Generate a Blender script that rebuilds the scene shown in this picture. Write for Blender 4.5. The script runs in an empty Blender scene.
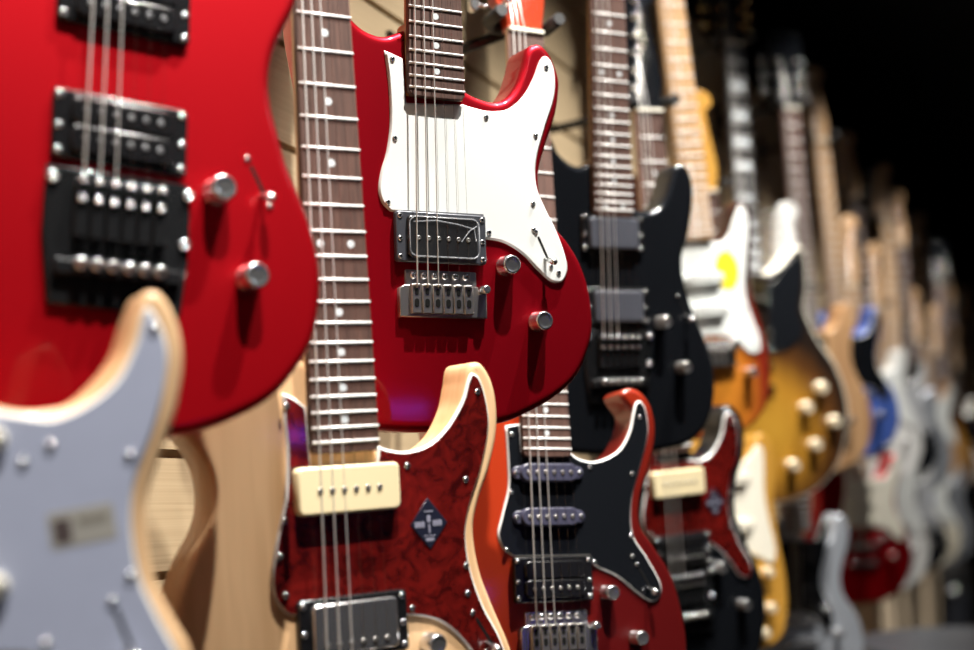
import bpy, bmesh, math, random
from mathutils import Vector, Matrix
from mathutils.geometry import delaunay_2d_cdt
random.seed(7)
scn = bpy.context.scene
COL = scn.collection
PI = math.pi

# ------------------------------------------------------------------ camera frame used only for the lens and the facing of things
ALPHA = math.radians(23.6); PITCH = math.radians(6.72)
RT = Vector((math.sin(ALPHA), -math.cos(ALPHA), 0))
VH = Vector((math.cos(ALPHA), math.sin(ALPHA), 0))

# ------------------------------------------------------------------ materials
def new_mat(name):
    m = bpy.data.materials.new(name); m.use_nodes = True
    nt = m.node_tree; b = nt.nodes['Principled BSDF']
    return m, nt, b
def plain(name, col, rough=.4, metal=0, coat=0, coat_rough=.05, spec=.5, bump=0, bscale=200, vary=0, alpha=1, trans=0):
    m, nt, b = new_mat(name)
    b.inputs['Base Color'].default_value = (*col, 1)
    b.inputs['Roughness'].default_value = rough
    b.inputs['Metallic'].default_value = metal
    b.inputs['Coat Weight'].default_value = coat
    b.inputs['Coat Roughness'].default_value = coat_rough
    b.inputs['Specular IOR Level'].default_value = spec
    b.inputs['Transmission Weight'].default_value = trans
    if alpha < 1: b.inputs['Alpha'].default_value = alpha
    if bump or vary:
        tc = nt.nodes.new('ShaderNodeTexCoord'); nz = nt.nodes.new('ShaderNodeTexNoise')
        nz.inputs['Scale'].default_value = bscale; nz.inputs['Detail'].default_value = 4
        nt.links.new(tc.outputs['Object'], nz.inputs['Vector'])
        if bump:
            bp = nt.nodes.new('ShaderNodeBump'); bp.inputs['Strength'].default_value = bump; bp.inputs['Distance'].default_value = .001
            nt.links.new(nz.outputs['Fac'], bp.inputs['Height']); nt.links.new(bp.outputs['Normal'], b.inputs['Normal'])
        if vary:
            mx = nt.nodes.new('ShaderNodeMix'); mx.data_type = 'RGBA'
            mx.inputs[6].default_value = (*[c * (1 - vary) for c in col], 1); mx.inputs[7].default_value = (*[min(1, c * (1 + vary)) for c in col], 1)
            nt.links.new(nz.outputs['Fac'], mx.inputs[0]); nt.links.new(mx.outputs[2], b.inputs['Base Color'])
    return m
def ramp(nt, stops):
    r = nt.nodes.new('ShaderNodeValToRGB'); e = r.color_ramp.elements
    while len(e) > 1: e.remove(e[0])
    e[0].position = stops[0][0]; e[0].color = (*stops[0][1], 1)
    for p, c in stops[1:]:
        x = e.new(p); x.color = (*c, 1)
    return r
def wood(name, dark, light, sx=60, sy=4, sz=60, rough=.45, coat=0, contrast=(.3, .7), rings=0, bump=.15):
    m, nt, b = new_mat(name)
    tc = nt.nodes.new('ShaderNodeTexCoord'); mp = nt.nodes.new('ShaderNodeMapping')
    mp.inputs['Scale'].default_value = (sx, sy, sz)
    nz = nt.nodes.new('ShaderNodeTexNoise'); nz.inputs['Scale'].default_value = 1; nz.inputs['Detail'].default_value = 6; nz.inputs['Distortion'].default_value = .6
    nt.links.new(tc.outputs['Object'], mp.inputs['Vector']); nt.links.new(mp.outputs['Vector'], nz.inputs['Vector'])
    fac = nz.outputs['Fac']
    if rings:
        mp2 = nt.nodes.new('ShaderNodeMapping'); mp2.inputs['Scale'].default_value = (9, 2.2, 3); mp2.inputs['Rotation'].default_value = (0, 0, .25)
        w = nt.nodes.new('ShaderNodeTexWave'); w.inputs['Scale'].default_value = .55; w.inputs['Distortion'].default_value = 7; w.inputs['Detail'].default_value = 2.5; w.inputs['Detail Scale'].default_value = .8
        nt.links.new(tc.outputs['Object'], mp2.inputs['Vector']); nt.links.new(mp2.outputs['Vector'], w.inputs['Vector'])
        mm = nt.nodes.new('ShaderNodeMix'); mm.inputs[0].default_value = rings
        nt.links.new(fac, mm.inputs[2]); nt.links.new(w.outputs['Fac'], mm.inputs[3]); fac = mm.outputs[0]
    r = ramp(nt, [(contrast[0], dark), (contrast[1], light)])
    nt.links.new(fac, r.inputs['Fac']); nt.links.new(r.outputs['Color'], b.inputs['Base Color'])
    b.inputs['Roughness'].default_value = rough; b.inputs['Coat Weight'].default_value = coat; b.inputs['Coat Roughness'].default_value = .08
    if bump:
        bp = nt.nodes.new('ShaderNodeBump'); bp.inputs['Strength'].default_value = bump; bp.inputs['Distance'].default_value = .0006
        nt.links.new(nz.outputs['Fac'], bp.inputs['Height']); nt.links.new(bp.outputs['Normal'], b.inputs['Normal'])
    return m
def burst(name, stops, cx, cy, rx, ry, rough=.3, grain=.12):
    """stained sunburst finish: colour rings that belong to the lacquer, centred on the body"""
    m, nt, b = new_mat(name)
    tc = nt.nodes.new('ShaderNodeTexCoord'); mp = nt.nodes.new('ShaderNodeMapping')
    mp.inputs['Location'].default_value = (-cx / rx, -cy / ry, 0); mp.inputs['Scale'].default_value = (1 / rx, 1 / ry, 0)
    ln = nt.nodes.new('ShaderNodeVectorMath'); ln.operation = 'LENGTH'
    nt.links.new(tc.outputs['Object'], mp.inputs['Vector']); nt.links.new(mp.outputs['Vector'], ln.inputs[0])
    mg = nt.nodes.new('ShaderNodeMapping'); mg.inputs['Scale'].default_value = (80, 5, 80)
    nz = nt.nodes.new('ShaderNodeTexNoise'); nz.inputs['Scale'].default_value = 1; nz.inputs['Detail'].default_value = 4
    nt.links.new(tc.outputs['Object'], mg.inputs['Vector']); nt.links.new(mg.outputs['Vector'], nz.inputs['Vector'])
    ma = nt.nodes.new('ShaderNodeMath'); ma.operation = 'MULTIPLY_ADD'; ma.inputs[1].default_value = grain
    nt.links.new(nz.outputs['Fac'], ma.inputs[0]); nt.links.new(ln.outputs['Value'], ma.inputs[2])
    r = ramp(nt, stops); nt.links.new(ma.outputs[0], r.inputs['Fac']); nt.links.new(r.outputs['Color'], b.inputs['Base Color'])
    b.inputs['Roughness'].default_value = rough; b.inputs['Coat Weight'].default_value = 1; b.inputs['Coat Roughness'].default_value = .06
    return m
def tortoise(name, dark, light, scale=38):
    m, nt, b = new_mat(name)
    tc = nt.nodes.new('ShaderNodeTexCoord'); nz = nt.nodes.new('ShaderNodeTexNoise')
    nz.inputs['Scale'].default_value = scale; nz.inputs['Detail'].default_value = 5; nz.inputs['Distortion'].default_value = 1.6; nz.inputs['Roughness'].default_value = .6
    nt.links.new(tc.outputs['Object'], nz.inputs['Vector'])
    r = ramp(nt, [(.30, dark), (.48, tuple((a + c) / 2 for a, c in zip(dark, light))), (.68, light), (.8, tuple(min(1, c * 1.6) for c in light))])
    nt.links.new(nz.outputs['Fac'], r.inputs['Fac']); nt.links.new(r.outputs['Color'], b.inputs['Base Color'])
    b.inputs['Roughness'].default_value = .25; b.inputs['Coat Weight'].default_value = .8; b.inputs['Coat Roughness'].default_value = .05
    return m

M = dict(
    red=plain('red lacquer', (.50, .0005, .007), .42, .85, .6, .10, vary=.05, bscale=900),
    red2=plain('candy red lacquer', (.44, .0005, .010), .42, .85, .7, .06, vary=.05, bscale=900),
    black=plain('black lacquer', (.006, .007, .009), .15, 0, .3, .06),
    white=plain('white lacquer', (.78, .78, .76), .3, 0, .7),
    silver=plain('silver grey lacquer', (.42, .45, .50), .3, .3, .6),
    blue=plain('blue lacquer', (.07, .14, .50), .3, .1, .7),
    cream_body=plain('cream lacquer', (.80, .74, .60), .3, 0, .6),
    peach=wood('pale peach maple', (.42, .22, .10), (.60, .36, .18), rings=.2, coat=.4),
    natural=wood('natural alder', (.62, .37, .18), (.90, .60, .34), 70, 5, 70, .38, .35, (.2, .8), rings=.22, bump=.05),
    honey=wood('honey maple body', (.42, .20, .025), (.60, .32, .05), coat=.6, rings=.2),
    rosewood=wood('rosewood board', (.034, .013, .008), (.115, .052, .036), 420, 22, 420, .75, 0, (.25, .75)),
    maple=wood('maple neck', (.36, .21, .10), (.52, .33, .18), 120, 5, 120, .4, .3, (.2, .8), bump=.03),
    amber_neck=wood('amber maple neck', (.30, .13, .03), (.50, .25, .07), 120, 5, 120, .35, .5, (.2, .8), bump=.03),
    dark_neck=wood('dark mahogany neck', (.06, .022, .012), (.13, .05, .026), 120, 5, 120, .35, .4),
    fret=plain('nickel fret wire', (.93, .92, .90), .42, .25),
    string=plain('steel string', (.85, .83, .80), .40, .5),
    plain_string=plain('plain steel string', (.42, .40, .38), .22, 1),
    chrome=plain('chrome', (.78, .78, .79), .2, .95),
    satin=plain('satin steel', (.46, .44, .42), .32, .92),
    darkmetal=plain('black hardware', (.020, .021, .023), .25, .6, .2),
    gold=plain('gold hardware', (.85, .62, .28), .22, 1),
    blackpl=plain('black plastic', (.007, .007, .008), .22, 0, .2),
    greypl=plain('grey pickup plastic', (.075, .080, .10), .35),
    tabmetal=plain('grey lacquered ring', (.07, .075, .09), .3, .3),
    whitepl=plain('white pickguard plastic', (.80, .83, .81), .25, 0, .3),
    whiteedge=plain('white plastic edge', (.70, .70, .68), .35),
    lavender=plain('pale lavender pickguard plastic', (.50, .54, .70), .22, 0, .35, .06, vary=.04, bscale=60),
    blackpg=plain('black pickguard plastic', (.006, .007, .009), .16, 0, .2),
    cream=plain('cream plastic', (.80, .68, .42), .3, 0, .3),
    ivory=plain('ivory plastic', (.82, .78, .66), .35),
    pearl=plain('pearl inlay', (.62, .66, .68), .25, 0, .3),
    tort=tortoise('red tortoise plastic', (.022, .001, .001), (.15, .007, .005), 50),
    yellow=plain('yellow paper', (.90, .72, .02), .5),
    paper=plain('cream paper', (.42, .40, .36), .6),
    brownink=plain('brown ink', (.085, .060, .058), .6),
    badge=plain('dark blue badge', (.012, .014, .028), .3, 0, .4),
    badgeink=plain('pale badge print', (.24, .24, .31), .4),
    rubber=plain('black rubber', (.014, .014, .015), .6),
    hole=plain('dark recess', (.006, .006, .006), .8, spec=.1),
    film=plain('clear protective film', (.9, .92, .95), .10, 0, 0, alpha=.012),
    crease=plain('film crease', (.8, .84, .9), .15, 0, 0, alpha=.20),
    burst4=burst('amber sunburst lacquer', [(0, (.62, .24, .025)), (.40, (.50, .15, .015)), (.62, (.20, .015, .006)), (.92, (.03, .006, .004))], .02, .08, .15, .23),
    burst5=burst('gold brown sunburst lacquer', [(0, (.48, .26, .03)), (.42, (.36, .17, .018)), (.66, (.08, .03, .007)), (.85, (.012, .007, .005))], .03, .14, .235, .24),
    cherry=burst('cherry to orange red lacquer', [(0, (.07, .003, .003)), (.45, (.08, .003, .003)), (.78, (.16, .010, .004)), (.95, (.36, .030, .006))], .13, .06, .22, .40),  # dark red at the lower right, orange towards the upper left
)

# ------------------------------------------------------------------ mesh helpers: everything is drawn in millimetres (u right, v up the neck, w out of the face)
class MB:
    def __init__(s): s.v = []; s.f = []; s.mi = []; s.fl = []
    def add(s, verts, faces, mi=0, flat=False):
        o = len(s.v); s.v += [tuple(p) for p in verts]
        for f in faces: s.f.append([i + o for i in f]); s.mi.append(mi); s.fl.append(flat)
    def build(s, name, mats, parent=None, v0=0., label=None, smooth=True):
        me = bpy.data.meshes.new(name)
        me.from_pydata([(x * .001, (y - v0) * .001, z * .001) for x, y, z in s.v], [], s.f)
        for m in (mats if isinstance(mats, (list, tuple)) else [mats]): me.materials.append(M[m] if isinstance(m, str) else m)
        for p, mi, fl in zip(me.polygons, s.mi, s.fl): p.material_index = mi; p.use_smooth = smooth and not fl
        me.update()
        return link(name, me, parent, label)
def link(name, me, parent=None, label=None):
    o = bpy.data.objects.new(name, me); COL.objects.link(o)
    if parent is not None: o.parent = parent
    if label: o['label'] = label
    return o
def spline(P, n=6):
    """closed smooth curve through the points; a third value of 1 marks a corner"""
    out = []; N = len(P)
    for i in range(N):
        p0, p1, p2, p3 = P[i - 1], P[i], P[(i + 1) % N], P[(i + 2) % N]
        def d(a, b): return math.hypot(b[0] - a[0], b[1] - a[1]) + 1e-6
        L = d(p1, p2)
        def tan(a, b, c, corner, fwd):
            if corner: return ((p2[0] - p1[0]), (p2[1] - p1[1]))
            t = d(a, b) + d(b, c)
            return ((c[0] - a[0]) / t * L, (c[1] - a[1]) / t * L)
        t1 = tan(p0, p1, p2, len(p1) > 2, 1); t2 = tan(p1, p2, p3, len(p2) > 2, 0)
        for k in range(n):
            t = k / n; h = (2*t**3-3*t*t+1, t**3-2*t*t+t, -2*t**3+3*t*t, t**3-t*t)
            out.append((h[0]*p1[0]+h[1]*t1[0]+h[2]*p2[0]+h[3]*t2[0], h[0]*p1[1]+h[1]*t1[1]+h[2]*p2[1]+h[3]*t2[1]))
    return out
def area(P): return sum(P[i-1][0]*P[i][1]-P[i][0]*P[i-1][1] for i in range(len(P))) / 2
def inset(P, d):
    s = 1 if area(P) > 0 else -1; N = len(P); out = []
    for i in range(N):
        a, b, c = P[i-1], P[i], P[(i+1) % N]
        e1 = Vector((b[0]-a[0], b[1]-a[1])); e2 = Vector((c[0]-b[0], c[1]-b[1]))
        if e1.length < 1e-6: e1 = e2
        if e2.length < 1e-6: e2 = e1
        n1 = Vector((-e1.y, e1.x)).normalized(); n2 = Vector((-e2.y, e2.x)).normalized()
        n = n1 + n2
        if n.length < .2: n = n1
        n.normalize(); k = 1 / max(.55, n.dot(n1))
        out.append((b[0] + n.x * d * s * k, b[1] + n.y * d * s * k))
    return out
def rings(mb, P, prof, cap_top=0, cap_bot=0, mi=0, mis=None):
    """prof: list of (inset, w) from the face down to the back; mis: material index per band"""
    if area(P) < 0: P = P[::-1]
    N = len(P); vs = []
    for d, w in prof: vs += [(x, y, w) for x, y in (inset(P, d) if d else P)]
    for k in range(len(prof) - 1):
        o = k * N; m = mis[k] if mis else mi
        mb.add([], [])
    base = len(mb.v); mb.v += vs
    for k in range(len(prof) - 1):
        m = mis[k] if mis else mi
        for i in range(N):
            j = (i + 1) % N
            mb.f.append([base+k*N+i, base+(k+1)*N+i, base+(k+1)*N+j, base+k*N+j]); mb.mi.append(m); mb.fl.append(False)
    for ring0, flip, ci in ((0, 1, cap_top), (len(prof)-1, 0, cap_bot)):
        pts = [Vector(mb.v[base+ring0*N+q][:2]) for q in range(N)]; wz = mb.v[base+ring0*N][2]
        r_ = delaunay_2d_cdt(pts, [], [list(range(N))], 1, 1e-4)
        o_ = len(mb.v); mb.v += [(p.x, p.y, wz) for p in r_[0]]
        for t_ in r_[2]:
            t_ = list(t_)
            a, c, d = [r_[0][q] for q in t_[:3]]
            up = (c.x-a.x)*(d.y-a.y) - (c.y-a.y)*(d.x-a.x) > 0
            if up != bool(flip): t_ = t_[::-1]
            mb.f.append([o_+q for q in t_]); mb.mi.append(ci); mb.fl.append(True)
def slab(mb, P, w1, w0, r=.6, mi=0, seg=2):
    prof = [(r * (1 - math.sin(a)), w1 - r * (1 - math.cos(a))) for a in [PI/2*k/seg for k in range(seg + 1)]]
    prof = [(r + .0, w1)] + prof[1:] if False else prof
    prof = [(r*1.0, w1)] + [(r*(1-math.sin(PI/2*k/seg)), w1-r*(1-math.cos(PI/2*k/seg))) for k in range(1, seg+1)] + [(0, w0)]
    rings(mb, P, prof, mi, mi, mi)
def rrect(cx, cy, w, h, r, n=4, rot=0):
    out = []
    for sx, sy, a0 in ((1, 1, 0), (-1, 1, 90), (-1, -1, 180), (1, -1, 270)):
        for k in range(n + 1):
            a = math.radians(a0 + 90 * k / n); out.append((sx*(w/2-r) + r*math.cos(a), sy*(h/2-r) + r*math.sin(a)))
    c, s = math.cos(rot), math.sin(rot)
    return [(cx + x*c - y*s, cy + x*s + y*c) for x, y in out]
def box(mb, cx, cy, w, h, w0, w1, r=.8, br=.5, mi=0, rot=0): slab(mb, rrect(cx, cy, w, h, min(r, w/2-.01, h/2-.01), 3, rot), w1, w0, br, mi)
def lathe(mb, prof, o, ax, seg=20, mi=0, mis=None):
    """prof: (radius, height) along axis ax from point o"""
    ax = Vector(ax).normalized(); t = Vector((1, 0, 0)) if abs(ax.x) < .8 else Vector((0, 1, 0))
    e1 = ax.cross(t).normalized(); e2 = ax.cross(e1); o = Vector(o); base = len(mb.v)
    for r, h in prof:
        for k in range(seg):
            a = 2*PI*k/seg; mb.v.append(tuple(o + ax*h + (e1*math.cos(a) + e2*math.sin(a)) * max(r, .001)))
    for k in range(len(prof)-1):
        for i in range(seg):
            j = (i+1) % seg; mb.f.append([base+k*seg+i, base+k*seg+j, base+(k+1)*seg+j, base+(k+1)*seg+i]); mb.mi.append(mis[k] if mis else mi); mb.fl.append(False)
    mb.f.append([base+i for i in range(seg)][::-1]); mb.mi.append(mi); mb.fl.append(True)
    mb.f.append([base+(len(prof)-1)*seg+i for i in range(seg)]); mb.mi.append(mis[-1] if mis else mi); mb.fl.append(True)
def tube(mb, pts, r, seg=8, mi=0):
    pts = [Vector(p) for p in pts]; base = len(mb.v); n = len(pts); prev = None
    for i, p in enumerate(pts):
        d = (pts[min(i+1, n-1)] - pts[max(i-1, 0)]).normalized()
        if prev is None: t = Vector((1, 0, 0)) if abs(d.x) < .8 else Vector((0, 1, 0)); e1 = d.cross(t).normalized()
        else: e1 = (prev - d * prev.dot(d)).normalized()
        prev = e1; e2 = d.cross(e1); rr = r[i] if isinstance(r, (list, tuple)) else r
        for k in range(seg):
            a = 2*PI*k/seg; mb.v.append(tuple(p + (e1*math.cos(a) + e2*math.sin(a)) * rr))
    for i in range(n-1):
        for k in range(seg):
            j = (k+1) % seg; mb.f.append([base+i*seg+k, base+i*seg+j, base+(i+1)*seg+j, base+(i+1)*seg+k]); mb.mi.append(mi); mb.fl.append(False)
    mb.f.append([base+k for k in range(seg)][::-1]); mb.mi.append(mi); mb.fl.append(True)
    mb.f.append([base+(n-1)*seg+k for k in range(seg)]); mb.mi.append(mi); mb.fl.append(True)

# ------------------------------------------------------------------ guitar
def rep(name, proto, spots, parent, mesh_mat, v0):
    """copies of one small mesh at (u, v, w) spots"""
    mb = MB(); proto(mb); me = None
    for k, (u, v, w) in enumerate(spots):
        if me is None:
            o = mb.build(name, mesh_mat, parent); me = o.data
        else: o = link(name, me, parent)
        o.location = (u*.001, (v - v0)*.001, w*.001)
def screw(mb, r=2.7):
    lathe(mb, [(r, 0), (r, .3), (r*.75, 1.0), (r*.42, 1.25), (r*.34, .7), (.01, .55)], (0, 0, 0), (0, 0, 1), 12, 0, [0, 0, 0, 1, 1, 1])
M['bokeh_gold'] = plain('pale gold knob cap', (.95, .84, .62), .3, .5)
M['darkpole'] = plain('dark pole screw', (.16, .16, .17), .35, .8)
M['coil'] = plain('black pickup plastic with purple reflection', (.045, .045, .075), .35)  # purple reflection on the black covers is put into their base colour
def pole(mb): lathe(mb, [(2.3, 0), (2.3, .7), (1.9, 1.1), (.8, 1.1), (.6, .8)], (0, 0, 0), (0, 0, 1), 12)

def pickup(kind, u, v, root, v0, top=-8, detail=True, cover=None):
    six = [-25 + 10*k for k in range(6)]
    if kind in ('humbucker', 'film', 'chrome', 'double', 'active'):
        mb = MB()
        ringm = {'film': 'tabmetal', 'active': 'blackpl'}.get(kind, 'blackpl')
        box(mb, u, v, 91, 46, top-1, top+4.5, 3, 1.2)
        ring = mb.build('pickup', ringm, root, v0)
        mb = MB(); h = top + 8
        cov = {'film': 'blackpl', 'chrome': 'chrome', 'double': 'blackpl', 'humbucker': 'blackpl', 'active': 'greypl'}[kind]
        if cover: cov = cover
        if kind in ('double', 'humbucker'):
            box(mb, u, v+9.6, 69, 18.4, top+2, h, 5, 1.4); box(mb, u, v-9.6, 69, 18.4, top+2, h, 5, 1.4)
        else: box(mb, u, v, 71, 38, top+2, h, 4, 1.6)
        mb.build('pickup_cover', cov, ring, v0)
        if kind == 'film':
            mb = MB(); box(mb, u+1, v, 72, 40, h-3, h+.35, 6, .3)
            # creased and lifted edges of the clear film still on the cover
            P = rrect(u+1, v, 70, 36, 7, 5); tube(mb, [(a, c, h+.7+.5*math.sin(k*1.7)) for k, (a, c) in enumerate(P + P[:1])], .55, 6, 1)
            tube(mb, [(u-30, v+13, h+.6), (u-8, v+15, h+1.2), (u+14, v+12.5, h+1.2), (u+31, v+9, h+.8), (u+33, v-2, h+.6)], .5, 6, 1)
            tube(mb, [(u+18, v-3, h+.5), (u+26, v+7, h+1), (u+34, v+12, h+.6)], .5, 6, 1)
            mb.build('protective_film', ['film', 'crease'], ring, v0)
        if detail:
            rows = {'film': [-1.5], 'chrome': [-11.5], 'double': [9.5, -9.5], 'humbucker': [-9.5], 'active': []}[kind]
            pm = 'darkpole' if kind == 'double' else 'satin'
            for dv in rows: rep('pole_piece', pole, [(u+s, v+dv, h-.3) for s in six], ring, pm, v0)
            if kind != 'active' or True:
                sp = [(u+41.5*sx, v+18.5*sy, top+4.2) for sx in (-1, 1) for sy in (-1, 1)] + [(u-41.5, v-2, top+4.2), (u+41.5, v-2, top+4.2)]
                rep('screw', screw, sp, ring, ['chrome', 'hole'], v0)
    elif kind == 'soapbar':
        mb = MB(); box(mb, u, v, 86, 36, top-1, top+9, 4.5, 1.8); p = mb.build('pickup', cover or 'cream', root, v0)
        if detail: rep('pole_piece', pole, [(u+s, v, top+8.7) for s in six], p, 'satin', v0)
    elif kind == 'single':
        mb = MB(); slab(mb, rrect(u, v, 84, 14, 6.9, 5), top+3, top-1, 1)
        slab(mb, rrect(u, v, 68, 19, 9.4, 6), top+7, top-1, 1.4)
        p = mb.build('pickup', cover or 'blackpl', root, v0)
        if detail:
            rep('pole_piece', pole, [(u+s, v, top+6.8) for s in six], p, 'satin', v0)
            rep('screw', screw, [(u-38, v, top+2.9), (u+38, v, top+2.9)], p, ['chrome', 'hole'], v0)

def bridge(kind, root, v0, top=-8, metal='satin', du=0):
    six = [-26.25 + 10.5*k + du for k in range(6)]
    if kind == 'tremolo':
        mb = MB()
        box(mb, du+2, 1.5, 72, 27, top-1, top+2.2, 1.5, .6)
        slab(mb, [(du-41, -2), (du-36, 1), (du+38, 1), (du+39, -3), (du+47, -4), (du+47, -28), (du-41, -28)], top+5.2, top-1, .8)
        b = mb.build('bridge', metal, root, v0)
        def saddle(m):
            box(m, 0, -12, 9.6, 27, 0, 6.5, 1, 1.1)
            box(m, 0, -5.5, 3.6, 6, 5, 6.9, 1.5, .2, 1); box(m, 0, -15.5, 4.4, 7.5, 5, 6.9, 2, .2, 1)
            box(m, 0, .2, 7, 3, 5, 7.8, 1, .8)
        rep('saddle', saddle, [(s, 0, top+3) for s in six], b, ['satin', 'hole'], v0)
        rep('screw', lambda m: lathe(m, [(3.4, 0), (3.4, 1.6), (2.4, 2.6), (1.0, 2.7), (.6, 2.0)], (0, 0, 0), (0, 0, 1), 14), [(s, 9.8, top+2) for s in six], b, 'chrome', v0)
        mb = MB(); lathe(mb, [(4.2, 0), (4.2, 9), (3, 10)], (du+43, -2, top+4), (0, 0, 1), 14); mb.build('arm_socket', 'chrome', b, v0)
    elif kind == 'locking':
        mb = MB()
        slab(mb, spline([(du-48, 12, 1), (du+48, 12, 1), (du+49, -30, 1), (du+44, -78, 1), (du-44, -78, 1), (du-49, -30, 1)], 2), top+4, top-1, 1.2)
        box(mb, du, -54, 84, 10, top, top+9, 1.5, 1)
        b = mb.build('bridge', 'darkmetal', root, v0)
        def saddle(m):
            box(m, 0, -14, 9.4, 40, 0, 7, 1.2, 1)
            box(m, 0, -2, 8.4, 9, 3, 10, 1.2, 1.2)
            lathe(m, [(2.4, 0), (2.4, 4.5), (1.3, 4.6), (1.1, 3.4)], (0, 3, 7), (0, 0, 1), 12, 1)
            lathe(m, [(2.6, 0), (2.6, 3.4), (1.3, 3.5), (1.1, 2.4)], (0, -9, 6), (0, 0, 1), 12, 1)
        rep('saddle', saddle, [(s, 0, top+2) for s in six], b, ['darkmetal', 'chrome'], v0)
        rep('fine_tuner', lambda m: lathe(m, [(3.2, 0), (4.3, 1), (4.3, 6), (3.8, 7.5), (2.2, 7.8), (1.8, 7)], (0, 0, 0), (0, -.25, 1), 16), [(s, -51, top+7) for s in six], b, 'chrome', v0)
        rep('pivot_stud', lambda m: lathe(m, [(4.2, 0), (4.2, 5), (3.4, 6.5), (2, 6.5), (1.6, 5)], (0, 0, 0), (0, 0, 1), 16), [(du-44, 4, top), (du+47, 4, top), (du+45, -30, top)], b, 'chrome', v0)
    else:
        mb = MB(); box(mb, du, 0, 80, 13, top+1, top+9, 5, 1.5)
        lathe(mb, [(5, 0), (5, 4)], (du-37, 0, top-1), (0, 0, 1), 12); lathe(mb, [(5, 0), (5, 4)], (du+37, 0, top-1), (0, 0, 1), 12)
        b = mb.build('bridge', metal, root, v0)
        rep('saddle', lambda m: box(m, 0, 0, 6, 9, 0, 2.2, .8, .9), [(s, 0, top+8.2) for s in six], b, metal, v0)
        mb = MB(); box(mb, du, -42, 86, 14, top-1, top+7, 6, 2); mb.build('tailpiece', metal, root, v0)

def knob(root, u, v, v0, top=-8, mat='chrome', r=8.2, h=17):
    mb = MB(); N = 36; base = 0
    prof = [(r, 0), (r, 1.2), (r*.95, 1.8), (r*.95, h-2.6), (r*.88, h-.6), (r*.78, h), (r*.68, h-.5), (r*.3, h-.2)]
    lathe(mb, prof, (u, v, top-.2), (0, 0, 1), N)
    for q in range(N):                       # knurled flank
        for rr_ in (2, 3):
            i = base + rr_*N + q
            x, y, z = mb.v[i]; k = 1 + (.035 if q % 2 else -.035); mb.v[i] = (u+(x-u)*k, v+(y-v)*k, z)
    mb.build('control_knob', mat, root, v0)
def switch(root, u, v, v0, top=-6, rot=.25, mat='chrome'):
    mb = MB(); box(mb, u, v, 2.6, 26, top-.6, top+.12, 1.2, .05, 0, rot)
    s = mb.build('selector_switch', 'hole', root, v0)
    mb = MB(); lathe(mb, [(1.5, -1), (1.5, 8), (2.9, 8.5), (3.6, 13), (2.7, 17), (1, 18)], (u+3*math.sin(rot), v-9, top), (.1, -.35, 1), 14)
    mb.build('switch_tip', mat, s, v0)
    rep('screw', lambda m: screw(m, 2.3), [(u-18*math.sin(rot), v+18*math.cos(rot), top), (u+18*math.sin(rot), v-18*math.cos(rot), top)], s, ['chrome', 'hole'], v0)

HEAD = dict(
  inline=[(-21.5, 0, 1), (-22, 12), (-29, 22), (-37, 34), (-36, 60), (-31, 110), (-27, 150), (-17, 174), (3, 184), (23, 174), (25, 157), (13, 146), (14, 120), (22, 75), (27, 42), (24, 18), (21.5, 0, 1)],
  symmetric=[(-21.5, 0, 1), (-23, 12), (-34, 28), (-37, 50), (-38, 90), (-43, 140), (-36, 166), (-16, 160), (0, 172), (16, 160), (36, 166), (43, 140), (38, 90), (37, 50), (34, 28), (23, 12), (21.5, 0, 1)],
  blade=[(-21.5, 0, 1), (-23, 14), (-33, 24), (-36, 40), (-28, 110), (-16, 165), (6, 196, 1), (14, 160), (18, 110), (24, 60), (27, 34), (22, 12), (21.5, 0, 1)])
def half(v, L, ve): return 21.5 + 7.0 * min(1.05, max(0, (L - v) / (L - ve)))

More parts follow.
